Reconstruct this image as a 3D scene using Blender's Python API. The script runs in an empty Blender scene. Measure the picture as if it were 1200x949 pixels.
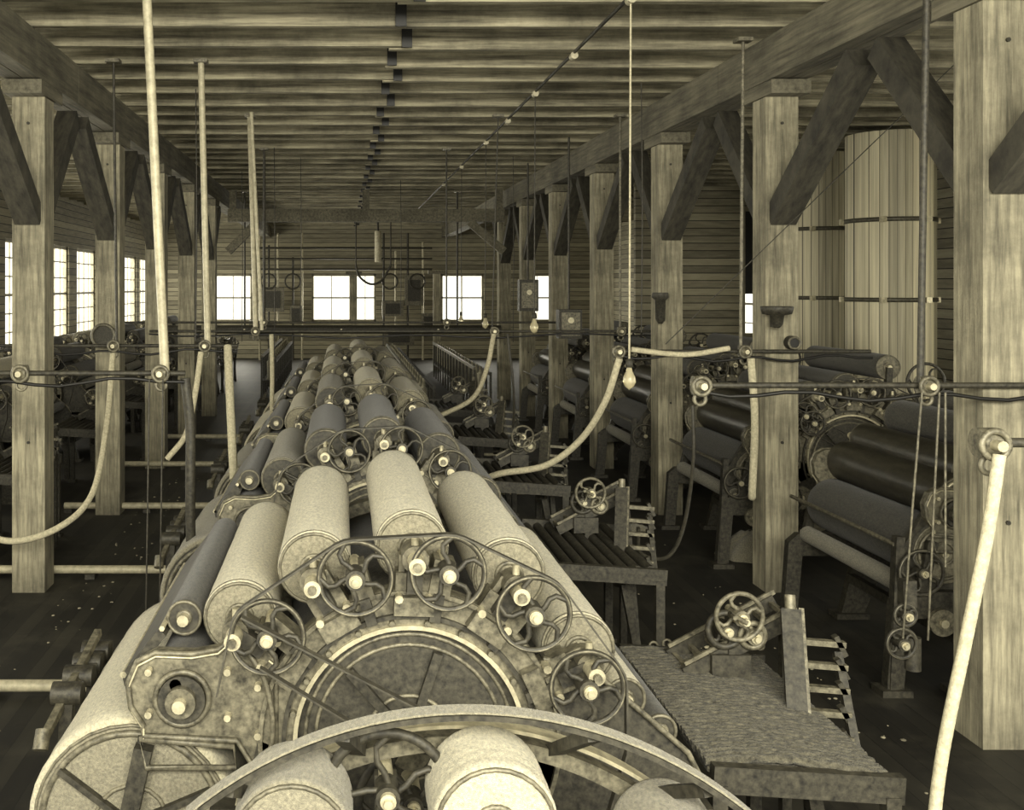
import bpy, math, random
from mathutils import Vector, Matrix
random.seed(7)
sc = bpy.context.scene
pi = math.pi

# ------------------------------------------------------------ materials
def lin(c): return c/12.92 if c <= .04045 else ((c+.055)/1.055)**2.4
def sep(v):
    """sepia tone for perceptual grey v (0..1)"""
    r = min(1, v*1.00+.012); g = min(1, v*.963+.008); b = min(1, v*.82)
    return (lin(r), lin(g), lin(b), 1)

def base_mat(name, rough=.6, metal=0.0):
    m = bpy.data.materials.new(name); m.use_nodes = True
    nt = m.node_tree; b = nt.nodes['Principled BSDF']
    b.inputs['Roughness'].default_value = rough
    b.inputs['Metallic'].default_value = metal
    return m, nt, b

def grime_mix(nt, tc, col, amt, dark, sc_=1.3, lo=.42, hi=.68):
    N, L = nt.nodes, nt.links
    n3 = N.new('ShaderNodeTexNoise'); n3.inputs['Scale'].default_value = sc_; n3.inputs['Detail'].default_value = 8
    n3.inputs['Roughness'].default_value = .7
    L.new(tc.outputs['Object'], n3.inputs['Vector'])
    mr = N.new('ShaderNodeMapRange'); mr.inputs[1].default_value = lo; mr.inputs[2].default_value = hi
    mr.inputs[3].default_value = 0; mr.inputs[4].default_value = amt
    L.new(n3.outputs['Fac'], mr.inputs[0])
    mx = N.new('ShaderNodeMix'); mx.data_type = 'RGBA'; mx.inputs[7].default_value = sep(dark)
    L.new(mr.outputs[0], mx.inputs['Factor']); L.new(col, mx.inputs[6]); return mx.outputs[2]

def noisy(name, v0, v1, scale=(6, 6, 6), rough=.6, metal=0.0, bump=0.0, bscale=40, detail=6, lo=.3, hi=.7, grime=0.0, fuzz=0.0):
    m, nt, b = base_mat(name, rough, metal)
    N, L = nt.nodes, nt.links
    tc = N.new('ShaderNodeTexCoord'); mp = N.new('ShaderNodeMapping')
    mp.inputs['Scale'].default_value = scale
    L.new(tc.outputs['Object'], mp.inputs['Vector'])
    nz = N.new('ShaderNodeTexNoise'); nz.inputs['Scale'].default_value = 1; nz.inputs['Detail'].default_value = detail
    nz.inputs['Roughness'].default_value = .65
    L.new(mp.outputs[0], nz.inputs['Vector'])
    cr = N.new('ShaderNodeValToRGB')
    cr.color_ramp.elements[0].position = lo; cr.color_ramp.elements[0].color = sep(v0)
    cr.color_ramp.elements[1].position = hi; cr.color_ramp.elements[1].color = sep(v1)
    L.new(nz.outputs['Fac'], cr.inputs['Fac'])
    col = cr.outputs[0]
    if grime: col = grime_mix(nt, tc, col, grime, v0*.45)
    L.new(col, b.inputs['Base Color'])
    if fuzz:
        b.inputs['Sheen Weight'].default_value = fuzz; b.inputs['Sheen Roughness'].default_value = .5
    if bump:
        n2 = N.new('ShaderNodeTexNoise'); n2.inputs['Scale'].default_value = bscale; n2.inputs['Detail'].default_value = 4
        L.new(tc.outputs['Object'], n2.inputs['Vector'])
        bp = N.new('ShaderNodeBump'); bp.inputs['Strength'].default_value = bump; bp.inputs['Distance'].default_value = .01
        L.new(n2.outputs['Fac'], bp.inputs['Height']); L.new(bp.outputs[0], b.inputs['Normal'])
    return m

def planks(name, v0, v1, axis, width, grain, rough=.75, groove=.06, gv=.25, patch=None):
    m, nt, b = base_mat(name, rough)
    N, L = nt.nodes, nt.links
    tc = N.new('ShaderNodeTexCoord'); sx = N.new('ShaderNodeSeparateXYZ')
    L.new(tc.outputs['Object'], sx.inputs[0])
    mu = N.new('ShaderNodeMath'); mu.operation = 'DIVIDE'; mu.inputs[1].default_value = width
    L.new(sx.outputs[axis], mu.inputs[0])
    fr = N.new('ShaderNodeMath'); fr.operation = 'FRACT'; L.new(mu.outputs[0], fr.inputs[0])
    fl = N.new('ShaderNodeMath'); fl.operation = 'FLOOR'; L.new(mu.outputs[0], fl.inputs[0])
    wn = N.new('ShaderNodeTexWhiteNoise'); wn.noise_dimensions = '1D'; L.new(fl.outputs[0], wn.inputs['W'])
    mp = N.new('ShaderNodeMapping'); mp.inputs['Scale'].default_value = grain
    L.new(tc.outputs['Object'], mp.inputs['Vector'])
    nz = N.new('ShaderNodeTexNoise'); nz.inputs['Scale'].default_value = 1; nz.inputs['Detail'].default_value = 7
    nz.inputs['Roughness'].default_value = .65
    L.new(mp.outputs[0], nz.inputs['Vector'])
    ad = N.new('ShaderNodeMath'); ad.operation = 'MULTIPLY_ADD'; ad.inputs[1].default_value = .55; 
    L.new(wn.outputs['Value'], ad.inputs[0]); 
    sb = N.new('ShaderNodeMath'); sb.operation = 'SUBTRACT'; sb.inputs[1].default_value = .27
    L.new(nz.outputs['Fac'], sb.inputs[0]); L.new(sb.outputs[0], ad.inputs[2])
    cr = N.new('ShaderNodeValToRGB')
    cr.color_ramp.elements[0].position = .2; cr.color_ramp.elements[0].color = sep(v0)
    cr.color_ramp.elements[1].position = .8; cr.color_ramp.elements[1].color = sep(v1)
    L.new(ad.outputs[0], cr.inputs['Fac'])
    lt = N.new('ShaderNodeMath'); lt.operation = 'LESS_THAN'; lt.inputs[1].default_value = groove
    L.new(fr.outputs[0], lt.inputs[0])
    mx = N.new('ShaderNodeMix'); mx.data_type = 'RGBA'
    L.new(lt.outputs[0], mx.inputs['Factor']); L.new(cr.outputs[0], mx.inputs[6])
    mx.inputs[7].default_value = sep(v0*gv)
    col = mx.outputs[2]
    if patch: 
        col = grime_mix(nt, tc, col, patch[0], patch[1], patch[2], .50, .72)
    L.new(col, b.inputs['Base Color'])
    bp = N.new('ShaderNodeBump'); bp.inputs['Strength'].default_value = .6; bp.inputs['Distance'].default_value = .01
    iv = N.new('ShaderNodeMath'); iv.operation = 'SUBTRACT'; iv.inputs[0].default_value = 1; L.new(lt.outputs[0], iv.inputs[1])
    L.new(iv.outputs[0], bp.inputs['Height']); L.new(bp.outputs[0], b.inputs['Normal'])
    return m

M = {}
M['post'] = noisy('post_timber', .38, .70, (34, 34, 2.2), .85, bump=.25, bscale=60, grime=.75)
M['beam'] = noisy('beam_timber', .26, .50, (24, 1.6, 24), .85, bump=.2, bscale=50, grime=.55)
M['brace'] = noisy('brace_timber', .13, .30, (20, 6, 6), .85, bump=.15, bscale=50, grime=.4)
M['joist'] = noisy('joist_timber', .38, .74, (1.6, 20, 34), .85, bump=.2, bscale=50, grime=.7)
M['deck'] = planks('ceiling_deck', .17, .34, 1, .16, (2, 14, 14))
M['floor'] = planks('floor_boards', .06, .15, 0, .11, (9, 1.2, 1), rough=.6, groove=.05, gv=.4, patch=(.6, .27, 1.6))
M['siding'] = planks('wall_siding', .44, .66, 2, .15, (2.2, 2.2, 16), groove=.10, gv=.3)
M['trim'] = noisy('window_trim', .45, .6, (5, 5, 5), .6)
M['iron'] = noisy('dusty_black_iron', .07, .28, (40, 40, 40), .58, .18, bump=.12)
M['worn'] = noisy('worn_casting', .20, .54, (38, 38, 38), .52, .25, bump=.14, grime=.45)
M['steel'] = noisy('bright_steel', .58, .84, (24, 24, 24), .38, .4)
M['wool'] = noisy('wool_clothed_roller', .60, .80, (110, 60, 110), 1, bump=.8, bscale=330, fuzz=.3, lo=.35, hi=.65)
M['woolmid'] = noisy('grey_card_clothing', .36, .58, (110, 60, 110), .95, bump=.7, bscale=330, fuzz=.25)
M['dark'] = noisy('dark_card_clothing', .10, .27, (80, 40, 80), .75, bump=.3, bscale=250, fuzz=.12)
M['gloss'] = noisy('lacquered_roller', .12, .24, (26, 10, 26), .38, .1, bump=.1)
M['cotton'] = noisy('cotton_webbing', .58, .78, (50, 50, 50), .95, bump=.3, bscale=200)
M['leather'] = noisy('leather_belting', .14, .28, (30, 30, 30), .6)
M['pipe'] = noisy('painted_pipe', .56, .76, (20, 20, 20), .5, .1)
M['mat'] = noisy('wool_batting', .12, .40, (45, 70, 45), 1, bump=1.0, bscale=160, fuzz=.08)
M['zinc'] = planks('boarded_panel', .58, .90, 0, .085, (30, 30, .5), rough=.6, groove=.08, gv=.6)
M['band'] = noisy('strap_iron', .20, .38, (30, 30, 30), .5, .3)
M['black'] = noisy('black_enamel', .03, .08, (5, 5, 5), .5)
M['lint'] = noisy('wool_lint', .35, .65, (9, 9, 9), 1)
g, nt, b = base_mat('bulb_glass', .08)
b.inputs['Base Color'].default_value = sep(.9); b.inputs['Transmission Weight'].default_value = .6
M['glass'] = g

# ------------------------------------------------------------ mesh builder
class MB:
    def __init__(s): s.v = []; s.f = []; s.m = []; s.s = []; s.mats = []
    def mi(s, k):
        if k not in s.mats: s.mats.append(k)
        return s.mats.index(k)
    def add(s, vs, fs, m, smooth=False):
        o = len(s.v); s.v += [tuple(p) for p in vs]; k = s.mi(m)
        for f in fs:
            s.f.append([i+o for i in f]); s.m.append(k); s.s.append(smooth)
    def box(s, c, d, m, R=None):
        vs = []
        for x in (-.5, .5):
            for y in (-.5, .5):
                for z in (-.5, .5):
                    p = Vector((x*d[0], y*d[1], z*d[2]))
                    if R: p = R @ p
                    vs.append(p+Vector(c))
        s.add(vs, [(0, 1, 3, 2), (4, 6, 7, 5), (0, 4, 5, 1), (2, 3, 7, 6), (0, 2, 6, 4), (1, 5, 7, 3)], m)
    def bar(s, p, q, w, h, m, up=(0, 0, 1)):
        p = Vector(p); q = Vector(q); d = q-p; L = d.length; d.normalize()
        u = Vector(up)
        if abs(d.dot(u)) > .98: u = Vector((0, 1, 0))
        a = d.cross(u).normalized(); b2 = a.cross(d).normalized()
        R = Matrix((d, a, b2)).transposed()
        s.box((p+q)/2, (L, w, h), m, R)
    def frame(s, d):
        d = Vector(d).normalized(); u = Vector((0, 0, 1)) if abs(d.z) < .9 else Vector((1, 0, 0))
        a = d.cross(u).normalized(); return d, a, a.cross(d).normalized()
    def cyl(s, p, q, r, m, n=16, r2=None, cap=None):
        p = Vector(p); q = Vector(q); r2 = r if r2 is None else r2
        d, a, b2 = s.frame(q-p)
        A = [p+(a*math.cos(t)+b2*math.sin(t))*r for t in [2*pi*i/n for i in range(n)]]
        B = [q+(a*math.cos(t)+b2*math.sin(t))*r2 for t in [2*pi*i/n for i in range(n)]]
        s.add(A+B, [(i, (i+1) % n, n+(i+1) % n, n+i) for i in range(n)], m, True)
        c = cap or m
        s.add(A, [list(range(n))[::-1]], c); s.add(B, [list(range(n))], c)
    def lathe(s, c, axis, prof, m, n=32):
        c = Vector(c); d, a, b2 = s.frame(axis); vs = []
        for t, r in prof:
            for i in range(n):
                g2 = 2*pi*i/n; vs.append(c+d*t+(a*math.cos(g2)+b2*math.sin(g2))*max(r, .0005))
        fs = []
        for j in range(len(prof)-1):
            for i in range(n):
                fs.append((j*n+i, j*n+(i+1) % n, (j+1)*n+(i+1) % n, (j+1)*n+i))
        s.add(vs, fs, m, True)
    def tube(s, pts, r, m, n=8, closed=False):
        pts = [Vector(p) for p in pts]; N = len(pts); vs = []
        pa = None
        for i in range(N):
            if closed: d = pts[(i+1) % N]-pts[i-1]
            else: d = pts[min(i+1, N-1)]-pts[max(i-1, 0)]
            d.normalize()
            if pa is None: _, a, _ = s.frame(d)
            else:
                a = pa-d*pa.dot(d); a.normalize()
            pa = a; b2 = a.cross(d).normalized()
            for k in range(n):
                g2 = 2*pi*k/n; vs.append(pts[i]+(a*math.cos(g2)+b2*math.sin(g2))*r)
        fs = []
        for i in range(N if closed else N-1):
            j = (i+1) % N
            for k in range(n):
                fs.append((i*n+k, i*n+(k+1) % n, j*n+(k+1) % n, j*n+k))
        s.add(vs, fs, m, True)
        if not closed:
            s.add(vs[:n], [list(range(n))], m); s.add(vs[-n:], [list(range(n))], m)
    def ring(s, c, axis, R, r, m, N=32, n=8):
        d, a, b2 = s.frame(axis); c = Vector(c)
        s.tube([c+(a*math.cos(2*pi*i/N)+b2*math.sin(2*pi*i/N))*R for i in range(N)], r, m, n, True)
    def arc(s, cx, cz, r0, r1, a0, a1, y0, y1, m, n=40):
        vs = []
        for i in range(n+1):
            t = math.radians(a0+(a1-a0)*i/n); c, q = math.cos(t), math.sin(t)
            for r, y in ((r0, y0), (r1, y0), (r1, y1), (r0, y1)): vs.append((cx+r*c, y, cz+r*q))
        fs = []
        for i in range(n):
            for k in range(4):
                fs.append((i*4+k, i*4+(k+1) % 4, (i+1)*4+(k+1) % 4, (i+1)*4+k))
        fs += [(0, 1, 2, 3), (n*4, n*4+1, n*4+2, n*4+3)]
        s.add(vs, fs, m)
    def prism(s, pts, y0, y1, m):
        n = len(pts)
        vs = [(x, y0, z) for x, z in pts]+[(x, y1, z) for x, z in pts]
        s.add(vs, [list(range(n)), list(range(n, 2*n))]+[(i, (i+1) % n, n+(i+1) % n, n+i) for i in range(n)], m)
    def strip(s, pts, wdir, w, th, m):
        pts = [Vector(p) for p in pts]; wd = Vector(wdir).normalized()*w/2; vs = []; N = len(pts)
        for i in range(N):
            d = (pts[min(i+1, N-1)]-pts[max(i-1, 0)]).normalized()
            nrm = d.cross(wd).normalized()*th/2
            p = pts[i]; vs += [p-wd-nrm, p+wd-nrm, p+wd+nrm, p-wd+nrm]
        fs = []
        for i in range(N-1):
            for k in range(4): fs.append((i*4+k, i*4+(k+1) % 4, (i+1)*4+(k+1) % 4, (i+1)*4+k))
        fs += [(0, 1, 2, 3), tuple((N-1)*4+k for k in range(4))]
        s.add(vs, fs, m)
    def mesh(s, name):
        me = bpy.data.meshes.new(name); me.from_pydata(s.v, [], s.f)
        for k in s.mats: me.materials.append(M[k])
        me.polygons.foreach_set('material_index', s.m); me.polygons.foreach_set('use_smooth', s.s)
        me.update()
        import bmesh
        bm = bmesh.new(); bm.from_mesh(me); bmesh.ops.recalc_face_normals(bm, faces=bm.faces); bm.to_mesh(me); bm.free()
        return me
    def obj(s, name, loc=(0, 0, 0)):
        return place(name, s.mesh(name), loc)

def place(name, me, loc=(0, 0, 0)):
    o = bpy.data.objects.new(name, me); o.location = loc
    sc.collection.objects.link(o); return o

def smoothpts(ctrl, n=8):
    P = [Vector(p) for p in ctrl]; P = [P[0]*2-P[1]]+P+[P[-1]*2-P[-2]]; out = []
    for i in range(1, len(P)-2):
        for k in range(n):
            t = k/n; a, b2, c, d = P[i-1:i+3]
            out.append(.5*((2*b2)+(c-a)*t+(2*a-5*b2+4*c-d)*t*t+(3*b2-a-3*c+d)*t**3))
    out.append(P[-2]); return out

# ------------------------------------------------------------ room
XL, XR, Y0, Y1, HT = -6.3, 9.0, -2.0, 34.5, 4.66
mb = MB(); mb.box(((XL+XR)/2, (Y0+Y1)/2, -.1), (XR-XL+.4, Y1-Y0+.4, .2), 'floor'); mb.obj('floor')
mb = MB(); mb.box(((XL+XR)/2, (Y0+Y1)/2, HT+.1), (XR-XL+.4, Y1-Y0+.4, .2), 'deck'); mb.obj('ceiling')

def wall(name, axis, pos, u0, u1, ops, th=.15, sgn=1):
    mb = MB()
    def seg(a, b2, z0, z1):
        if b2-a < 1e-4 or z1-z0 < 1e-4: return
        if axis == 'x': mb.box((pos+sgn*th/2, (a+b2)/2, (z0+z1)/2), (th, b2-a, z1-z0), 'siding')
        else: mb.box(((a+b2)/2, pos+sgn*th/2, (z0+z1)/2), (b2-a, th, z1-z0), 'siding')
    cur = u0
    for a, b2, z0, z1 in sorted(ops):
        seg(cur, a, 0, HT); seg(a, b2, 0, z0); seg(a, b2, z1, HT); cur = b2
    seg(cur, u1, 0, HT)
    return mb.obj(name)

WN = [0]
def window(axis, pos, a, b2, z0, z1, nu, nv, sgn=1):
    WN[0] += 1; mb = MB(); t = .07
    def bx(u, z, du, dz, dp=.06, off=.0):
        if axis == 'x': mb.box((pos+off, u, z), (dp, du, dz), 'trim')
        else: mb.box((u, pos+off, z), (du, dp, dz), 'trim')
    bx(a+t/2, (z0+z1)/2, t, z1-z0); bx(b2-t/2, (z0+z1)/2, t, z1-z0)
    bx((a+b2)/2, z0+t/2, b2-a, t); bx((a+b2)/2, z1-t/2, b2-a, t)
    bx((a+b2)/2, (z0+z1)/2, b2-a, .05)
    for i in range(1, nu): bx(a+(b2-a)*i/nu, (z0+z1)/2, .025, z1-z0, .03)
    for i in range(1, nv): bx((a+b2)/2, z0+(z1-z0)*i/nv, b2-a, .025, .03)
    mb.obj('window_%d' % WN[0])

backops = [(-4.3, -3.0, 1.25, 2.85), (-1.0, .34, 1.25, 2.85), (.44, 1.17, 1.25, 2.85), (3.35, 4.8, 1.25, 2.85), (6.0, 7.2, 1.25, 2.85)]
wall('wall_back', 'y', Y1, XL-.15, XR+.15, backops)
for o in backops: window('y', Y1+.08, *o, 2, 2)
leftops = [(y, y+1.9, 1.2, 3.35) for y in [1.0, 3.6, 6.2, 8.8, 11.4, 14.0, 16.6, 19.2, 21.8, 24.4, 27.0, 29.6, 32.0]]
wall('wall_left', 'x', XL, Y0, Y1, leftops, sgn=-1)
for o in leftops: window('x', XL-.08, *o, 4, 6)
rightops = [(y, y+1.6, 1.4, 3.1) for y in [1.0, 3.6, 6.2, 8.8]]+[(14.75, 15.05, 1.5, 3.0), (17.4, 18.6, 1.4, 3.1), (21.2, 24.2, 1.2, 2.9), (27, 29, 1.4, 3.0)]
wall('wall_right', 'x', XR, Y0, Y1, rightops)
for o in rightops: window('x', XR+.08, *o, 3 if o[1]-o[0] > 1 else 1, 4)
mb = MB()
for a, b2, z0, z1 in [(5.9, 8.08, 0, HT), (8.08, 8.70, 0, 1.5), (8.08, 8.70, 3.95, HT), (8.70, XR, 0, HT)]:
    mb.box(((a+b2)/2, 20.6, (z0+z1)/2), (b2-a, .12, z1-z0), 'siding')
mb.box((8.39, 20.62, 3.12), (.62, .06, 1.66), 'black')  # black sheet paints in the darkness of the opening's upper part
for x in (8.05, 8.73): mb.box((x, 20.52, 2.6), (.07, .05, 2.8), 'trim')
mb.obj('wall_partition')

mb = MB(); y = Y0+.2; k = 0
while y < Y1-.1:
    o = random.uniform(-.02, .02); d1 = random.uniform(.20, .23); d2 = random.uniform(.20, .23)
    mb.box(((XL+.5)/2, y+o, 4.66-d1/2), (.5-XL, .07, d1), 'joist')
    mb.box(((XR+.4)/2, y+.072+o, 4.66-d2/2), (XR-.4, .07, d2), 'joist')
    mb.box((.50+(.045 if k % 2 else -.045), y-.05, 4.53), (.085, .03, .2), 'black')
    y += .69; k += 1
mb.obj('ceiling_joists')

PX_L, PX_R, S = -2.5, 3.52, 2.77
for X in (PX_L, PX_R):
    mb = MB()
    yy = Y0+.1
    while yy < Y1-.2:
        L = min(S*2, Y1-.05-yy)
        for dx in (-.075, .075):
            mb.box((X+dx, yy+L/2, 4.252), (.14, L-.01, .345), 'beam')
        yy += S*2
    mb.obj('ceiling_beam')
mb = MB(); mb.box((.5, 20.8, 3.88), (5.6, .2, .26), 'beam')
mb.bar((3.3, 20.8, 3.15), (2.6, 20.8, 3.75), .14, .16, 'beam'); mb.bar((-2.3, 20.8, 3.15), (-1.7, 20.8, 3.75), .14, .16, 'beam')
for x in (-2.2, .5, 3.2): mb.box((x, 20.8, 4.2), (.14, .14, .4), 'beam')
mb.obj('cross_beam')

def post():
    mb = MB(); w = .26
    mb.box((0, 0, 1.98), (w, w, 3.96), 'post')
    mb.box((0, 0, 4.015), (w+.05, .6, .11), 'beam')
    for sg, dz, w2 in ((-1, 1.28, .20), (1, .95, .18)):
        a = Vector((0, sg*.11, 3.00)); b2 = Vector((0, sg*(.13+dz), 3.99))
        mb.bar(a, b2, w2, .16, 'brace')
    for z in (3.2, 3.75, 1.2): mb.cyl((.0, -w/2-.012, z), (0, -w/2, z), .012, 'iron', 10)
    return mb.mesh('timber_post')
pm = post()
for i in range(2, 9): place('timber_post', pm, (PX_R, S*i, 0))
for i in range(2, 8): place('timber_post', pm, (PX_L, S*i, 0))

# ------------------------------------------------------------ carding machine
CZ = .95
def wheel(mb, c, R, m='iron', spokes=5, hub='steel', thick=.011):
    c = Vector(c)
    mb.ring(c, (0, 1, 0), R, thick, m, 36, 8)
    mb.ring(c+Vector((0, -.006, 0)), (0, 1, 0), R+.002, thick*.45, 'worn', 36, 5)
    ph = random.uniform(0, 2)
    for k in range(spokes):
        t = ph+2*pi*k/spokes; pts = []
        for j in range(5):
            f = j/4; tt = t+.55*math.sin(f*pi*.9); r = .02+(R-.02)*f
            pts.append(c+Vector((math.cos(tt)*r, 0, math.sin(tt)*r)))
        mb.tube(pts, .009, m, 6)
    mb.cyl(c+Vector((0, -.03, 0)), c+Vector((0, .05, 0)), .032, m, 14)
    mb.cyl(c+Vector((0, -.045, 0)), c+Vector((0, .05, 0)), .021, hub, 14)
    mb.cyl(c+Vector((0, -.06, 0)), c+Vector((0, -.045, 0)), .012, hub, 10)

def roller(mb, x, z, r, y0, y1, m, endm='iron', ext=.10):
    L = y1-y0; k = 18
    prof = [(0, r*.9), (.004, r*.97), (.015, r)]+[(.015+(L-.03)*j/k, r*(1+random.uniform(-.008, .008))) for j in range(1, k)]+[(L-.015, r), (L-.004, r*.97), (L, r*.9)]
    mb.lathe((x, y0, z), (0, 1, 0), prof, m, 36)
    mb.cyl((x, y0-.001, z), (x, y0+.02, z), r*.93, endm, 28)
    mb.cyl((x, y1-.02, z), (x, y1+.001, z), r*.93, endm, 28)
    mb.ring((x, y0-.002, z), (0, 1, 0), r*.93, .006, 'worn', 28, 6)
    mb.ring((x, y0-.002, z), (0, 1, 0), r*.35, .008, 'worn', 18, 6)
    mb.cyl((x, y0-ext, z), (x, y1+.08, z), .020, 'steel', 10)

def card(top, big, side):
    random.seed(11)
    mb = MB(); W = 1.5; RO = lambda t: Matrix.Rotation(-(t-pi/2), 3, 'Y')
    mb.lathe((0, .09, CZ), (0, 1, 0), [(0, .43), (.02, .455), (1.30, .455), (1.32, .43)], 'dark', 56)
    for s, ya, yb in ((-1, 0, .07), (1, W-.07, W)):
        f = ya if s < 0 else yb
        out = -1 if s < 0 else 1
        mb.arc(0, CZ, .37, .50, -25, 205, ya, yb, 'worn', 56)
        for r, mm in ((.377, 'steel'), (.415, 'iron'), (.492, 'worn')):
            mb.arc(0, CZ, r-.007, r+.007, -25, 205, min(f, f+out*.018), max(f, f+out*.018), mm, 56)
        ym = (ya+yb)/2
        mb.cyl((0, ym-.012, CZ), (0, ym+.012, CZ), .37, 'iron', 56)
        for r in (.345, .31, .14):
            mb.ring((0, ym+out*.014, CZ), (0, 1, 0), r, .007, 'worn', 48, 6)
        for k in range(6):
            t = k*pi/3+.2
            mb.bar((math.cos(t)*.08, ym+out*.02, CZ+math.sin(t)*.08), (math.cos(t)*.30, ym+out*.02, CZ+math.sin(t)*.30), .03, .035, 'iron', (0, 1, 0))
        mb.cyl((0, ym-.1, CZ), (0, ym+.1, CZ), .07, 'worn', 20)
        for k in range(14):
            t = math.radians(-20+220*k/13)
            mb.cyl((math.cos(t)*.395, f, CZ+math.sin(t)*.395), (math.cos(t)*.395, f+out*.025, CZ+math.sin(t)*.395), .010, 'worn', 8)
        mb.prism([(-.50, CZ), (-.74, 0), (-.58, 0), (-.42, .38), (.42, .38), (.58, 0), (.74, 0), (.50, CZ), (.37, CZ-.05), (.28, CZ-.26), (0, CZ-.37), (-.28, CZ-.26), (-.37, CZ-.05)], ya, yb, 'iron')
        mb.box((-.66, ym, .02), (.24, .14, .04), 'iron'); mb.box((.66, ym, .02), (.24, .14, .04), 'iron')
        mb.prism([(-.5, .62), (-1.05, .62), (-1.12, .56), (-1.16, 0), (-1.06, 0), (-1.02, .46), (-.5, .46)], ya, yb, 'iron')
        mb.box((-1.11, ym, .02), (.18, .14, .04), 'iron')
        out2 = [(-.44, .26), (-.53, .33), (-.58, .345), (-.63, .30), (-.72, .285), (-.84, .29), (-.90, .26), (-.93, .19), (-.92, .11), (-.88, .05), (-.88, .015), (-.57, .0), (-.52, -.08), (-.44, -.08)]
        P = [(x, CZ+z) for x, z in out2]
        mb.prism(P, ya+.01, yb-.01, 'worn')
        mb.tube([(x, f, z) for x, z in P], .010, 'worn', 6, True)
        mb.tube([(x*.985+(-.01), f-.004, z-.012) for x, z in P[:11]], .004, 'steel', 6)
        mb.ring((-.75, f+out*.004, CZ+.14), (0, 1, 0), .088, .010, 'worn', 28, 6)
        mb.cyl((-.75, f-.02, CZ+.14), (-.75, f+.02, CZ+.14), .078, 'iron', 24)
        mb.cyl((-.75, f-.05, CZ+.14), (-.75, f+.05, CZ+.14), .05, 'worn', 20)
        mb.cyl((-.75, f-.08, CZ+.14), (-.75, f+.08, CZ+.14), .022, 'steel', 12)
        mb.tube([(-.89, f, CZ+.005), (-.58, f, CZ-.02), (-.57, f, CZ-.09), (-.87, f, CZ-.09)], .010, 'worn', 6, True)
        mb.bar((-.88, f+.02, CZ-.03), (-.95, f+.02, .6), .05, .06, 'iron')
        for (xx, zz) in ((-.60, .08), (-.60, .23), (-.86, .23), (-.86, .09), (-.50, .18), (-.50, .02)):
            mb.cyl((xx, f-.02, CZ+zz), (xx, f+.02, CZ+zz), .012, 'steel', 8)
        mb.tube(smoothpts([(-.55, f+out*.03, CZ+.33), (-.47, f+out*.04, CZ+.20), (-.45, f+out*.04, CZ+.02), (-.50, f+out*.03, CZ-.10)], 5), .009, 'worn', 6)
        mb.prism([(.44, CZ+.27), (.58, CZ+.25), (.76, CZ+.10), (.92, CZ-.04), (.97, CZ-.12), (.97, CZ-.26), (.44, CZ-.26)], ya+.01, yb-.01, 'iron')
        mb.tube([(.44, f, CZ+.27), (.58, f, CZ+.25), (.76, f, CZ+.10), (.92, f, CZ-.04), (.96, f, CZ-.12)], .010, 'worn', 6)
        mb.bar((.9, ym, CZ-.25), (.93, ym, 0), .06, .07, 'iron')
    WA = ((147, .68), (120.5, .625), (88.5, .61), (56, .62), (24, .64))
    for k, (a, RR) in enumerate(WA):
        t = math.radians(a); x, z = math.cos(t)*RR, CZ+math.sin(t)*RR
        roller(mb, x, z, .126, .11, 1.40, top[k], 'woolmid' if top[k] == 'wool' else 'iron')
        for yy in (.125, 1.385): mb.ring((x, yy, z), (0, 1, 0), .124, .004, 'worn', 32, 5)
        for f, out in ((0, -1), (W, 1)):
            y = f
            for d in (-1, 1):
                ox, oz = -math.sin(t)*.040*d, math.cos(t)*.040*d
                mb.bar((math.cos(t)*.47+ox, y+.03*(-out), CZ+math.sin(t)*.47+oz), (math.cos(t)*RR+ox, y+.03*(-out), CZ+math.sin(t)*RR+oz), .05, .02, 'worn', (-math.sin(t), 0, math.cos(t)))
            mb.box((math.cos(t)*(RR-.10), y-.03*out, CZ+math.sin(t)*(RR-.10)), (.12, .08, .09), 'worn', RO(t))
            mb.box((math.cos(t)*.455, y+.025*out, CZ+math.sin(t)*.455), (.13, .05, .06), 'worn', RO(t))
            mb.box((math.cos(t)*(RR-.05), y+.03*out, CZ+math.sin(t)*(RR-.05)), (.05, .06, .12), 'iron', RO(t))
            mb.cyl((x, y-.055, z), (x, y+.055, z), .044, 'worn', 18)
            mb.cyl((x, y+(-.14 if out < 0 else -.05), z), (x, y+(.05 if out < 0 else .12), z), .027, 'steel', 16)
            mb.cyl((x, y+(-.16 if out < 0 else -.05), z), (x, y+(.05 if out < 0 else .14), z), .014, 'worn', 10)
            for q in (-.05, .05):
                c0 = math.cos(t)*(RR-.13)-math.sin(t)*q; c1 = CZ+math.sin(t)*(RR-.13)+math.cos(t)*q
                mb.cyl((c0, y+out*.055, c1), (c0, y, c1), .014, 'steel', 8)
            mb.cyl((x, y+out*.03, z+.04), (x, y+out*.03, z+.075), .012, 'steel', 8)
    SA = (140, 107.5, 79, 50, 22)
    wy = -.13
    for a in SA:
        t = math.radians(a); x, z = math.cos(t)*.60, CZ+math.sin(t)*.60
        mb.cyl((x, wy-.05, z), (x, .1, z), .018, 'steel', 10)
        wheel(mb, (x, wy, z), .115, thick=.0088)
        mb.box((math.cos(t)*.55, .02, CZ+math.sin(t)*.55), (.07, .10, .12), 'worn', RO(t))
        mb.box((math.cos(t)*.455, -.02, CZ+math.sin(t)*.455), (.035, .05, .09), 'iron', RO(t))
    pts = []
    for a in SA:
        t = math.radians(a)
        for da in ((14, 0, -14)):
            tt = t+math.radians(da)
            pts.append((math.cos(t)*.60+math.cos(tt)*.124, wy, CZ+math.sin(t)*.60+math.sin(tt)*.124))
    pts = [(-.62, wy, CZ+.20)]+pts+[(.68, wy, CZ+.02), (.60, wy, CZ-.25)]
    mb.strip(pts, (0, 1, 0), .03, .006, 'leather')
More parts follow.
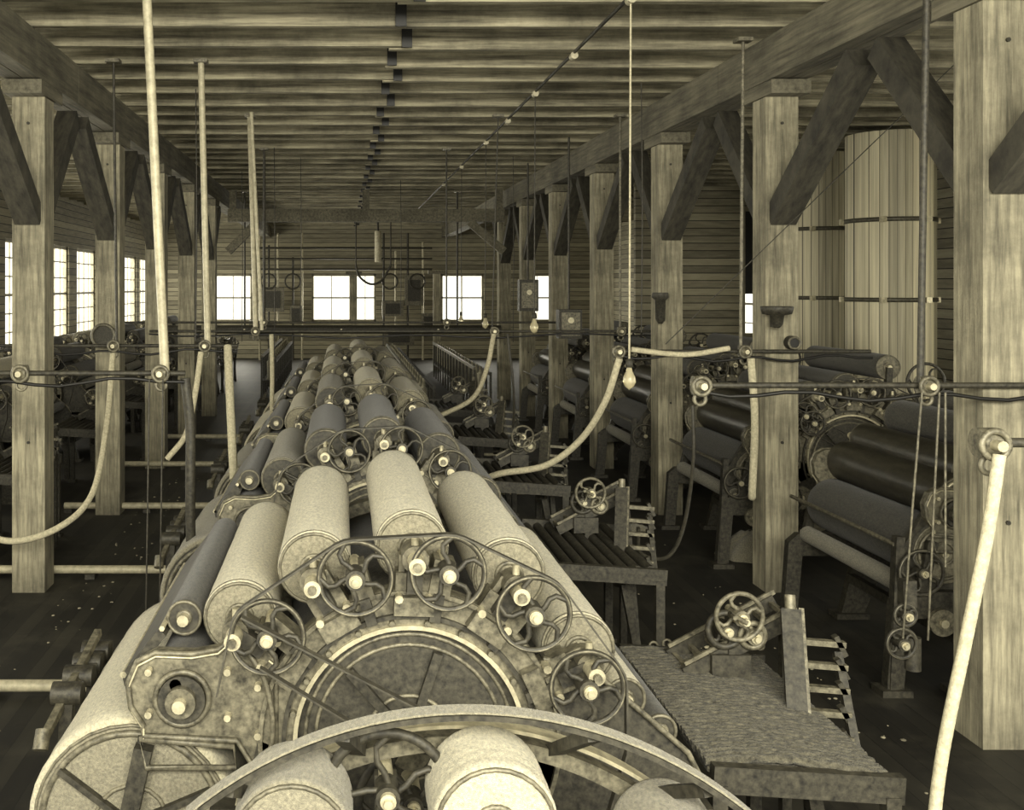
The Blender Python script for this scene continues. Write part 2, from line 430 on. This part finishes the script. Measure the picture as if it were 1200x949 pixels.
    mb.strip([(-.54, wy-.03, CZ+.46), (0.12, wy-.03, CZ+.12), (.3, wy-.03, CZ-.1)], (0, 1, 0), .03, .006, 'leather')
    mb.strip([(-.48, wy-.03, CZ+.30), (-.15, wy-.03, CZ+.1), (.0, wy-.03, CZ-.1)], (0, 1, 0), .03, .006, 'leather')
    wheel(mb, (.0, -.17, CZ-.12), .17, 'iron', 5, 'steel', .014)
    mb.cyl((0, -.18, CZ-.12), (0, .05, CZ-.12), .03, 'steel', 12)
    if side == 'main':
        roller(mb, -.93, .65, .35, .06, 1.44, big, 'woolmid' if big == 'wool' else 'iron', ext=.02)
        mb.ring((-.93, .055, .65), (0, 1, 0), .30, .012, 'worn', 40, 6)
        for k in range(6):
            t = k*pi/3+.4; mb.bar((-.93+math.cos(t)*.05, .05, .65+math.sin(t)*.05), (-.93+math.cos(t)*.30, .05, .65+math.sin(t)*.30), .02, .035, 'iron', (0, 1, 0))
        roller(mb, -.77, CZ+.19, .085, .08, 1.42, 'dark')
        mb.prism([(-.955, CZ+.15), (-.965, CZ+.19), (-.84, CZ+.345), (-.815, CZ+.32)], .07, 1.43, 'iron')
        mb.tube([(-.96, .07, CZ+.19), (-.96, 1.43, CZ+.19)], .012, 'steel', 6)
        mb.tube([(-.83, .07, CZ+.345), (-.83, 1.43, CZ+.345)], .010, 'steel', 6)
        roller(mb, -.765, CZ+.36, .06, .14, 1.40, 'dark', ext=.04)
    else:
        roller(mb, -.69, 1.16, .15, .04, 1.44, 'gloss', 'worn', ext=.03)
        roller(mb, -.80, .84, .19, .04, 1.44, 'dark', 'worn', ext=.03)
        mb.ring((-.69, .03, 1.16), (0, 1, 0), .12, .01, 'steel', 28, 6)
        mb.ring((-.80, .03, .84), (0, 1, 0), .15, .01, 'worn', 28, 6)
        mb.prism([(-.42, 1.0), (-.56, 1.4), (-.62, 1.4), (-.84, 1.18), (-1.04, .86), (-1.04, .6), (-.42, .6)], .06, .10, 'iron')
        roller(mb, -.98, .62, .06, .04, 1.44, 'woolmid', ext=.03)
        wheel(mb, (-.98, -.05, .75), .13, 'iron', 5)
        wheel(mb, (-.62, -.08, .62), .16, 'iron', 5)
        wheel(mb, (-.40, -.16, 1.28), .10, 'iron', 5)
        for (xx, zz, rr) in ((-.45, .62, .10), (-.85, .45, .08), (-.30, .45, .12)):
            mb.cyl((xx, -.05, zz), (xx, -.02, zz), rr, 'worn', 22); mb.cyl((xx, -.07, zz), (xx, 0, zz), .025, 'steel', 10)
        mb.bar((-1.08, .02, .95), (-1.12, .02, .0), .05, .06, 'iron')
        mb.tube([(-1.10, .02, .90), (-1.10, 1.44, .90)], .015, 'worn', 8)
        roller(mb, .35, 1.74, .11, .04, 1.44, 'dark', 'worn', ext=.03)
        for yy in (.03, 1.46): mb.bar((.35, yy, 1.74), (.33, yy, 1.42), .05, .05, 'iron')
        wheel(mb, (.62, -.06, 1.62), .16, 'iron', 6, 'steel', .013)
        mb.bar((.62, -.0, 1.62), (.55, .03, 1.2), .05, .05, 'iron')
        for k in range(5): mb.cyl((-.52+.04*k, -.02, .2+.05*k), (-.52+.04*k, .04, .2+.05*k), .05, 'iron', 14)
    if side == 'main':
        mb.box((-1.32, 1.15, .80), (.10, .30, .07), 'iron'); mb.cyl((-1.32, .7, .80), (-1.32, 1.2, .80), .03, 'worn', 12)
        mb.bar((-1.32, 1.2, .8), (-1.36, 1.2, 0), .06, .07, 'iron'); mb.bar((-1.32, .72, .8), (-1.36, .72, 0), .05, .05, 'iron')
        for yq in (.72, .9, 1.05, 1.2): mb.cyl((-1.38, yq, .82), (-1.26, yq, .82), .045, 'iron', 14)
        mb.bar((-1.3, 1.2, .55), (-1.0, 1.2, .55), .05, .06, 'iron')
        mb.bar((-1.36, .5, .72), (-1.30, 1.15, .92), .03, .03, 'worn'); mb.cyl((-1.36, .48, .70), (-1.36, .52, .76), .03, 'worn', 10)
    roller(mb, .74, CZ+.10, .07, .1, 1.4, big if side == 'main' else 'dark', ext=.03); roller(mb, .86, CZ-.01, .055, .1, 1.4, 'dark', ext=.03)
    for xx in (-.66, .66): mb.bar((xx, .05, .3), (xx, 1.45, .3), .05, .06, 'iron')
    return mb.mesh('carding_machine')

def feed(mat=True):
    random.seed(3); mb = MB()
    for xx, zz in ((1.04, .78), (1.62, .74)):
        for yy in (.14, 1.28):
            mb.bar((xx, yy, 0), (xx, yy, zz), .05, .05, 'iron'); mb.box((xx, yy, .015), (.09, .1, .03), 'iron')
    for yy in (.14, 1.28):
        mb.bar((1.02, yy, .80), (1.66, yy, .76), .04, .09, 'iron')
    if mat:
        n = 42
        for k in range(n):
            yy = .18+1.06*k/(n-1)
            ph = random.uniform(0, 6)
            pts = [(1.01+.61*j/22, yy+.014*math.sin(j*.25+k*.06)+.004*math.sin(j*1.7+ph), .835+.02*math.sin(pi*j/22)-.04*(j/22)+random.uniform(-.004, .004)) for j in range(23)]
            mb.tube(pts, .0155, 'mat', 7)
        mb.prism([(1.02, .80), (1.62, .765), (1.62, .79), (1.02, .83)], .18, 1.24, 'mat')
        for k in range(9):
            mb.ring((1.66-.06*k, 1.31, .83+.01*(k % 2)), (0, 1, 0), .018, .006, 'worn', 12, 5)
    else:
        for k in range(8):
            mb.cyl((1.05+.075*k, .16, .79), (1.05+.075*k, 1.26, .79), .03, 'iron', 10)
    mb.bar((1.49, .52, .60), (1.60, .86, 1.13), .075, .055, 'iron'); mb.bar((1.53, .52, .60), (1.64, .86, 1.13), .02, .075, 'worn')
    mb.cyl((1.60, .86, 1.12), (1.605, .88, 1.19), .022, 'worn', 10)
    mb.bar((1.72, .52, .58), (1.76, .80, .98), .03, .04, 'iron')
    for k in range(6):
        f = k/5.0; a = Vector((1.52, .56, .66)).lerp(Vector((1.60, .80, 1.03)), f)
        mb.bar(a, a+Vector((.19, .0, -.015)), .03, .022, 'worn'); mb.bar(a+Vector((.15, 0, .02)), a+Vector((.19, 0, -.06)), .03, .02, 'iron')
    mb.bar((1.64, .52, 0), (1.52, .52, .62), .05, .05, 'iron'); mb.bar((1.70, .84, 0), (1.62, .84, 1.0), .04, .04, 'iron')
    for yy in (.95, 1.16):
        mb.bar((1.20, yy, .84), (1.66, yy, 1.08), .03, .06, 'iron')
        mb.bar((1.20, yy, .88), (1.66, yy, 1.12), .012, .02, 'worn')
    for k in range(7):
        f = k/6; mb.bar((1.22+.42*f, .95, .85+.22*f), (1.22+.42*f, 1.16, .85+.22*f), .02, .02, 'worn')
    mb.bar((1.66, 1.05, 0), (1.66, 1.05, 1.08), .04, .04, 'iron')
    wheel(mb, (1.40, .88, 1.10), .095, 'worn', 4, 'steel', .010)
    wheel(mb, (1.36, .93, 1.03), .07, 'iron', 4, 'steel', .014)
    wheel(mb, (1.47, .92, 1.01), .05, 'worn', 4, 'steel', .012)
    mb.bar((1.40, .95, .78), (1.40, .95, 1.10), .05, .05, 'iron'); mb.box((1.38, .95, .88), (.16, .08, .10), 'iron')
    mb.cyl((1.40, .80, 1.10), (1.40, 1.0, 1.10), .015, 'steel', 10)
    mb.tube([(1.40, .80, 1.10), (1.33, .80, 1.14), (1.33, .74, 1.14)], .01, 'worn', 6)
    return mb.mesh('feed_table')

cA = card(['wool', 'wool', 'wool', 'wool', 'wool'], 'wool', 'main')
cB = card(['woolmid', 'dark', 'dark', 'dark', 'dark'], 'woolmid', 'main')
cC = card(['wool', 'woolmid', 'wool', 'wool', 'woolmid'], 'woolmid', 'main')
cD = card(['gloss', 'dark', 'dark', 'gloss', 'dark'], 'dark', 'side')
fA = feed(True); fB = feed(False)
MX = .225
for i, me in enumerate([cA, cB, cC, cA, cA]):
    place('carding_machine', me, (MX, 3.38+2.5*i, 0))
    place('feed_table', fA if i == 0 else fB, (MX, 3.30+2.5*i, 0))
for i in range(5):
    place('carding_machine', cD, (4.42, 6.12+S*i, 0))
    place('feed_table', fB, (4.42, 6.12+S*i, 0))
for i in range(7):
    place('carding_machine', cC if i % 2 else cB, (-4.40, 8.75+S*i, 0))
    place('feed_table', fB, (-4.40, 8.75+S*i, 0))

# ------------------------------------------------------------ near drive pulley frame
mb = MB()
roller(mb, .375, 1.135, .155, 2.48, 2.72, 'wool', 'wool', ext=.03)
roller(mb, -.12, 1.10, .15, 2.48, 2.72, 'woolmid', 'woolmid', ext=.03)
roller(mb, .84, 1.02, .13, 2.48, 2.72, 'woolmid', ext=.03)
BC = (.31, .345)
mb.arc(BC[0], BC[1], 1.055, 1.068, 52, 128, 2.47, 2.53, 'iron', 48)
mb.arc(BC[0], BC[1], .86, .90, 50, 130, 2.74, 2.79, 'worn', 48)
mb.arc(BC[0], BC[1], .92, .93, 50, 130, 2.74, 2.79, 'steel', 48)
wheel(mb, (.12, 2.66, 1.13), .16, 'iron', 5, 'steel', .014)
mb.cyl((.12, 2.62, 1.13), (.12, 2.85, 1.13), .02, 'steel', 10)
mb.bar((.12, 2.78, 1.13), (.12, 2.77, .8), .06, .04, 'iron')
for a in (56, 73, 107, 124):
    t = math.radians(a); c, q = math.cos(t), math.sin(t)
    mb.bar((BC[0]+c*.89, 2.765, BC[1]+q*.89), (BC[0]+c*1.055, 2.50, BC[1]+q*1.055), .04, .03, 'iron')
for x in (-.30, .94):
    mb.bar((x, 2.76, 0), (x, 2.76, 1.06), .1, .08, 'iron'); mb.bar((x, 2.44, 0), (x, 2.44, .80), .1, .08, 'iron')
mb.bar((-.32, 2.76, .78), (.96, 2.76, .78), .06, .1, 'iron'); mb.bar((-.32, 2.44, .78), (.96, 2.44, .78), .06, .1, 'iron')
mb.bar((-.30, 2.42, .80), (-.30, 2.78, .80), .06, .1, 'iron'); mb.bar((.94, 2.42, .80), (.94, 2.78, .80), .06, .1, 'iron')
for x, z in ((.375, 1.135), (-.12, 1.10), (.84, 1.02)):
    mb.bar((x, 2.46, z), (x, 2.46, .8), .06, .02, 'iron'); mb.bar((x, 2.76, z), (x, 2.76, .8), .06, .05, 'iron')
pts = [(BC[0]+math.cos(math.radians(a))*1.072, 2.5, BC[1]+math.sin(math.radians(a))*1.072) for a in range(130, 48, -3)]
pts = [(-.42, 2.5, 1.0)]+pts+[(1.05, 2.5, 1.0)]
mb.strip(pts, (0, 1, 0), .05, .005, 'woolmid')
mb.obj('drive_pulley_frame')

# ------------------------------------------------------------ line shafts
def shaft(y, x0, x1, z=1.93, bearings=(), hang=(), cord=True, r=.016):
    mb = MB(); mb.cyl((x0, y, z), (x1, y, z), r, 'iron', 10)
    for b2 in bearings:
        mb.cyl((b2-.03, y, z), (b2+.03, y, z), .05, 'worn', 18)
        mb.ring((b2, y-.05, z), (0, 1, 0), .045, .011, 'worn', 20, 8)
        mb.cyl((b2, y-.09, z), (b2, y+.04, z), .018, 'steel', 12)
        mb.ring((b2+.0, y-.02, z-.07), (0, 1, 0), .03, .010, 'worn', 16, 6)
    for h, ht, rr, m in hang:
        mb.tube([(h, y, z), (ht, y, 4.40)], rr, m, 8); mb.box((ht, y, 4.40), (.12, .12, .03), 'worn')
    if cord:
        L = x1-x0
        mb.tube([(x0+L*k/16, y-.03, z-.03-.02*math.sin(k*1.3)-.03*math.sin(pi*k/16)) for k in range(17)], .011, 'black', 6)
    mb.obj('line_shaft')
shaft(3.4, 2.14, 3.6, 1.93, (2.14,), ((2.9, 2.9, .02, 'pipe'),), False)
shaft(5.36, 1.87, 4.2, 1.93, (1.87, 3.05), ((3.03, 3.07, .018, 'iron'),))
shaft(8.13, 2.19, 4.2, 1.93, (2.19, 3.19), ((3.17, 3.19, .014, 'worn'),))
shaft(11.75, -2.2, 3.6, 1.93, (-.98, 1.75, 3.2), ((-.98, -1.05, .03, 'pipe'), (3.2, 3.2, .014, 'worn'), (1.73, 1.8, .008, 'iron')))
shaft(6.1, -3.3, -.93, 1.93, (-1.07, -1.9), ((-1.05, -1.17, .028, 'pipe'), (-3.2, -3.2, .02, 'pipe')))
shaft(8.9, -3.3, -.9, 1.93, (-1.18, -1.97), ((-1.16, -1.22, .028, 'pipe'), (-1.95, -1.98, .012, 'iron')))
shaft(14.6, -3.3, 3.3, 1.93, (-1.1, 1.5), ((-1.1, -1.1, .02, 'iron'), (1.5, 1.5, .012, 'iron')), False)
shaft(21.2, -3.6, 3.3, 1.55, (-2, 0, 2), ((-2, -2, .02, 'iron'), (2.4, 2.4, .02, 'iron')), False, r=.09)

def strap(name, ctrl, w=.05, m='cotton'):
    mb = MB(); p = smoothpts(ctrl, 8)
    mb.tube(p, w*.5 if m == 'cotton' else w, m, 8)
    mb.obj(name)
strap('hanging_belt', [(2.14, 3.33, 1.90), (2.08, 3.3, 1.64), (2.01, 3.3, 1.30), (1.93, 3.3, .90), (1.89, 3.3, .5), (1.88, 3.35, .03)], .040)
strap('hanging_belt', [(2.19, 8.06, 1.88), (2.10, 8.15, 1.53), (1.94, 8.3, 1.205), (1.68, 8.4, .98), (1.35, 8.5, .90), (1.22, 8.6, .84)], .055)
strap('hanging_belt', [(1.74, 11.68, 1.90), (1.65, 11.6, 1.52), (1.485, 11.5, 1.2), (1.19, 11.5, 1.03), (1.05, 11.4, 1.0)], .055)
strap('hanging_belt', [(-1.97, 8.83, 1.86), (-1.95, 8.5, 1.28), (-1.95, 8.0, .82), (-2.15, 7.7, .62), (-2.5, 7.6, .56), (-2.85, 7.8, .7), (-3.0, 8.6, .75)], .05)
strap('hanging_belt', [(-1.21, 8.83, 1.88), (-1.25, 8.75, 1.52), (-1.32, 8.7, 1.19), (-1.48, 8.7, .98)], .05)
strap('hanging_belt', [(-.98, 8.83, 1.93), (-.92, 8.5, 1.42), (-.86, 8.2, .9)], .07)
strap('hanging_belt', [(-.80, 11.7, 1.9), (-.79, 11.7, 1.4), (-.79, 11.6, .98)], .05)
strap('hanging_belt', [(3.22, 8.05, 1.88), (3.23, 8.0, 1.4), (3.21, 8.0, .85), (3.25, 8.1, .8)], .06)
strap('hanging_belt', [(2.28, 8.05, 1.95), (2.7, 8.05, 1.91), (3.05, 8.05, 1.96)], .045)
strap('drop_pipe', [(-.93, 6.1, 1.90), (-.90, 6.1, 1.6), (-.90, 6.1, 1.2), (-.90, 6.15, .6), (-.90, 6.15, .05)], .03, 'iron')
strap('slack_cord', [(2.78, 8.1, 1.5), (2.75, 8.0, 1.1), (2.55, 7.6, .7), (2.3, 7.2, .55), (2.05, 7.0, .62), (2.0, 6.9, .82)], .014, 'leather')
strap('slack_cord', [(1.9, 11.7, 1.9), (1.95, 11.6, 1.3), (1.9, 11.3, .95), (1.85, 11.1, .9)], .014, 'leather')
for x, y in ((-1.13, 6.03), (-1.05, 6.03)):
    strap('slack_cord', [(x, y, 1.9), (x-.01, y, 1.2), (x-.02, y, .5), (x-.02, y, .03)], .005, 'iron')
for x, y, zb in ((-1.45, 10.2, 1.9), (-.62, 15.6, 1.95), (-.95, 14.5, 1.2), (2.9, 9.9, 2.0), (2.6, 15.5, 1.6), (-1.7, 17.5, 1.5), (1.1, 19.0, 1.9)):
    strap('ceiling_cord', [(x, y, 4.41), (x+.01, y, (4.4+zb)/2), (x, y, zb)], .006, 'iron')
mb = MB()
for x0, x1, z1 in ((3.00, 2.90, .62), (3.09, 3.03, .62), (3.12, 3.12, 1.0)):
    mb.tube([(x0, 5.29, 1.9), ((x0+x1)/2, 5.29, 1.3), (x1, 5.29, z1)], .006, 'worn', 6)
wheel(mb, (2.90, 5.30, .60), .075, 'iron', 4); wheel(mb, (2.93, 5.32, .74), .055, 'iron', 4); mb.box((2.95, 5.34, .85), (.07, .06, .14), 'iron')
mb.cyl((2.98, 5.34, .45), (2.98, 5.34, .62), .04, 'iron', 14)
mb.obj('chain_counterweight')
mb = MB(); mb.tube([(-1.02, 11.6, 4.42), (-.9, 11.6, 1.95)], .022, 'pipe', 6); mb.obj('stay_rod')
mb = MB(); mb.tube([(5.0, 7.9, 4.42), (2.5, 7.9, 2.0)], .004, 'iron', 6); mb.obj('stay_wire')

# ------------------------------------------------------------ floor pipes
for i, y in enumerate((6.1, 8.6, 11.1, 13.7, 16.2)):
    mb = MB(); mb.cyl((-3.0, y, .07), (-1.25, y, .07), .035, 'pipe', 12)
    for x in (-2.95, -2.1, -1.35): mb.box((x, y, .02), (.08, .12, .04), 'iron')
    mb.obj('floor_pipe')
    mb = MB(); mb.cyl((1.3, y+.40, .12), (2.5-.05*i, y+.48, .12), .022, 'pipe', 12)
    for x in (1.5, 2.3): mb.box((x, y+.44, .05), (.06, .1, .1), 'iron')
    mb.obj('floor_pipe')

# ------------------------------------------------------------ conduit, drop cords, bulbs
mb = MB(); mb.tube([(1.95, 3, 4.405), (1.95, 26, 4.405)], .014, 'iron', 8)
for y in (4.5, 6.9, 8.6, 10.3, 12, 13.8, 16.6, 19.5):
    mb.cyl((1.95, y-.04, 4.38), (1.95, y+.04, 4.38), .032, 'pipe', 10)
mb.obj('ceiling_conduit')
for y, zb in ((6.9, 1.83), (10.3, 2.05), (13.8, 1.95), (16.6, 1.9)):
    mb = MB(); mb.tube([(1.95, y, 4.38), (1.94, y, zb+.12)], .006 if y > 7 else .007, 'cotton' if y < 7 else 'iron', 6)
    mb.lathe((1.94, y, zb+.13), (0, 0, -1), [(0, .006), (.0, .02), (.055, .024), (.06, .016)], 'iron', 14)
    mb.lathe((1.94, y, zb+.075), (0, 0, -1), [(0, .015), (.03, .022), (.07, .040), (.10, .043), (.13, .032), (.15, .006), (.155, 0)], 'glass', 16)
    mb.obj('pendant_light_bulb')

# ------------------------------------------------------------ post fittings
mb = MB(); mb.lathe((3.42, 8.04, 2.12), (0, 0, 1), [(0, .02), (.03, .045), (.10, .055), (.11, .11), (.16, .125), (.17, .12)], 'iron', 20)
mb.box((3.44, 8.12, 2.15), (.05, .08, .05), 'iron'); mb.obj('oil_cup_bracket')
mb = MB(); mb.cyl((3.58, 8.09, 2.0), (3.58, 8.165, 2.0), .055, 'black', 20); mb.ring((3.58, 8.09, 2.0), (0, 1, 0), .045, .01, 'worn', 20, 6); mb.obj('post_switch')
mb = MB(); mb.lathe((3.37, 10.82, 2.05), (0, 0, 1), [(0, .02), (.05, .05), (.25, .055), (.28, .09), (.33, .08)], 'iron', 16)
mb.box((3.40, 10.89, 2.1), (.05, .12, .05), 'iron'); mb.obj('oil_cup_bracket')
mb = MB(); mb.cyl((-2.52, 10.84, 1.92), (-2.52, 10.94, 1.92), .12, 'dark', 28); mb.ring((-2.52, 10.84, 1.92), (0, 1, 0), .12, .018, 'worn', 28, 8); mb.obj('post_gauge')

# ------------------------------------------------------------ boarded silos on the right
def duct(x, y, r, top):
    mb = MB(); n = 30
    vs = []
    for z in (0, top):
        for i in range(n*2):
            t = pi*i/n; rr = r*(1.0 if i % 2 else .985); vs.append((rr*math.cos(t), rr*math.sin(t), z))
    mb.add(vs, [(i, (i+1) % (2*n), 2*n+(i+1) % (2*n), 2*n+i) for i in range(2*n)]+[list(range(2*n, 4*n))], 'zinc')
    for z in (1.0, 2.25, 3.25):
        mb.lathe((0, 0, z), (0, 0, 1), [(0, r), (0, r+.018), (.055, r+.018), (.055, r)], 'band', 40)
        for k in range(6): mb.box(((r+.03)*math.cos(k-2.2), (r+.03)*math.sin(k-2.2), z+.025), (.07, .05, .07), 'steel')
    mb.obj('banded_storage_silo', (x, y, 0))
duct(7.02, 13.1, .52, 4.38); duct(7.12, 15.2, .54, 4.38); duct(7.40, 11.0, .54, 4.38)

# ------------------------------------------------------------ racks in the far bay
def rack(x, y0, y1):
    mb = MB()
    mb.bar((x-.15, y0, .9), (x-.15, y1, .9), .05, .05, 'worn'); mb.bar((x+.15, y0, .8), (x+.15, y1, .8), .05, .06, 'iron')
    mb.bar((x, y0, .35), (x, y1, .35), .3, .05, 'iron')
    y = y0
    while y < y1:
        mb.bar((x-.15, y, 0), (x-.15, y, .88), .04, .04, 'iron'); mb.bar((x+.15, y, 0), (x+.15, y, .8), .04, .04, 'iron')
        mb.lathe((x, y+.15, .38), (0, 0, 1), [(0, .06), (.02, .06), (.03, .035), (.40, .05), (.42, .02), (.55, .01)], 'woolmid', 10)
        mb.lathe((x, y+.4, .38), (0, 0, 1), [(0, .06), (.02, .06), (.03, .035), (.40, .05), (.42, .02), (.55, .01)], 'wool', 10)
        y += .6
    mb.obj('spindle_rack')
rack(1.35, 16.5, 27); rack(2.65, 19.2, 27.8); rack(-1.6, 22.5, 30); rack(-3.6, 29.5, 32)

mb = MB()
for k, (x, z1) in enumerate([(-2.7, 4.2), (-2.4, 3.8), (-2.1, 4.2), (-1.6, 3.4), (-1.3, 4.2), (1.4, 4.2), (1.8, 3.6), (2.2, 4.2), (2.7, 3.9)]):
    mb.cyl((x, 33.9, 0), (x, 33.9, z1), .035, 'iron' if k % 2 else 'pipe', 8)
for z in (3.0, 3.35, 3.7): mb.cyl((-3.0, 33.85, z), (3.0, 33.85, z), .03, 'iron', 8)
for x, z, w, h in ((-2.3, 2.0, .8, .8), (-1.5, 1.5, .4, .6), (1.7, 1.7, .7, .5), (2.4, 2.3, .6, 1.0), (2.9, 1.2, .5, .7), (-2.6, 1.0, .9, .6), (1.9, .8, 1.0, .6)):
    mb.box((x, 33.9, z), (w, .25, h), 'worn'); mb.box((x, 33.76, z), (w*.7, .04, h*.7), 'iron')
for x in (-2.4, -1.6, 1.6, 2.5): mb.ring((x, 33.7, 2.6), (0, 1, 0), .25, .03, 'iron', 24, 6)
mb.obj('wall_pipework')
mb = MB(); mb.cyl((1.0, 28, 3.1), (1.0, 28, 3.95), .09, 'pipe', 12); mb.cyl((1.0, 28, 3.9), (1.0, 28, 4.41), .03, 'iron', 8)
mb.tube(smoothpts([(.4, 28, 3.0), (.5, 28, 2.7), (.8, 28, 2.5), (1.1, 28, 2.6), (1.35, 28, 3.0)], 6), .035, 'iron', 6)
mb.tube([(.4, 28, 3.0), (.4, 28, 4.41)], .02, 'iron', 6); mb.tube([(1.35, 28, 3.0), (1.35, 28, 4.41)], .02, 'iron', 6)
mb.obj('pendant_fixture')
for x, y in ((2.75, 29.5), (.39, 32)):
    mb = MB(); mb.box((x, y, 1.4), (.2, .2, 2.8), 'post'); mb.box((x, y, 2.85), (.5, .3, .1), 'beam'); mb.obj('stub_post')
mb = MB()
mb.box((6.9, 19.6, .9), (1.8, .6, .06), 'post')
for x in (6.1, 7.7):
    for y in (19.4, 19.8): mb.box((x, y, .44), (.07, .07, .87), 'post')
mb.box((6.6, 19.6, 1.13), (.5, .3, .4), 'worn'); mb.box((7.4, 19.6, 1.08), (.4, .3, .3), 'pipe')
mb.obj('work_bench')
for (x, y, z, w, h) in ((3.0, 13.5, 1.95, .3, .38), (2.97, 16.3, 2.3, .3, .5)):
    mb = MB(); mb.box((x, y, z), (w, .2, h), 'iron'); mb.box((x, y-.11, z), (w*.8, .02, h*.8), 'worn')
    mb.cyl((x, y-.14, z+.05), (x, y-.1, z+.05), .04, 'steel', 12)
    mb.tube([(x, y, z+h/2), (x, y, 4.41)], .015, 'iron', 6)
    mb.obj('instrument_cabinet')

mb = MB()
for k in range(240):
    cx = random.choice((2.25, 2.6, 3.0, -2.2, -1.9)); cy = random.choice((5.5, 6.6, 7.9, 9.6, 11.4, 13))
    x = cx+random.gauss(0, .12); y = cy+random.gauss(0, .5)
    if not (2.1 < x < 3.1 or -2.25 < x < -1.75): continue
    r = random.uniform(.004, .016); mb.lathe((x, y, .0), (0, 0, 1), [(0, r), (r*.3, r*.8), (r*.5, .001)], 'lint', 6)
mb.obj('wool_lint_scraps')
def pile(x, y, r, h):
    mb = MB(); n = 22; vs = []; fs = []; m = 7
    for j in range(m+1):
        for i in range(n):
            t = 2*pi*i/n; f = j/m; q = r*(1-f)*(1+.18*math.sin(3*t+x*7)+.1*math.sin(7*t)+random.uniform(-.06, .06))
            vs.append((q*math.cos(t)*1.3, q*math.sin(t), h*math.sin(f*pi/2)*(1+random.uniform(-.12, .12)) if j else 0))
    for j in range(m):
        for i in range(n): fs.append((j*n+i, j*n+(i+1) % n, (j+1)*n+(i+1) % n, (j+1)*n+i))
    mb.add(vs, fs, 'woolmid', True); mb.obj('wool_waste_pile', (x, y, 0))
pile(3.72, 9.3, .24, .22); pile(2.95, 10.3, .12, .06)

# ------------------------------------------------------------ light
w = bpy.data.worlds.new('World'); sc.world = w; w.use_nodes = True
bg = w.node_tree.nodes['Background']; bg.inputs['Color'].default_value = (1.0, .96, .80, 1); bg.inputs['Strength'].default_value = 1.6
def area(name, loc, rot, sx, sy, e):
    l = bpy.data.lights.new(name, 'AREA'); l.shape = 'RECTANGLE'; l.size = sx; l.size_y = sy; l.energy = e; l.color = (1, .96, .81)
    o = bpy.data.objects.new(name, l); o.location = loc; o.rotation_euler = rot; sc.collection.objects.link(o)
area('rear_fill_light', (.8, -1.9, 3.7), (math.radians(74), 0, 0), 7, 1.2, 1100)  # added fill lamp behind the camera; no rear windows are modelled
area('daylight_left_windows', (XL-.5, 16, 2.5), (0, math.radians(-90), 0), 2.8, 34, 2300)
area('right_fill_light', (XR+.5, 6, 2.5), (0, math.radians(90), 0), 2.4, 12, 550)  # added fill lamp outside the unseen near part of the right wall
area('daylight_back_windows', (.5, Y1+.6, 2.4), (math.radians(-90), 0, 0), 12, 2.4, 1100)

cam = bpy.data.cameras.new('Camera'); co = bpy.data.objects.new('Camera', cam); sc.collection.objects.link(co)
co.location = (0, 0, 2.45); co.rotation_euler = (math.radians(90), 0, 0)
cam.sensor_fit = 'HORIZONTAL'; cam.sensor_width = 36; cam.lens = 36; cam.clip_start = .05
cam.shift_x = 200/1200; cam.shift_y = -(474.5-335)/1200
sc.camera = co
sc.view_settings.view_transform = 'Standard'
sc.view_settings.exposure = 0.12
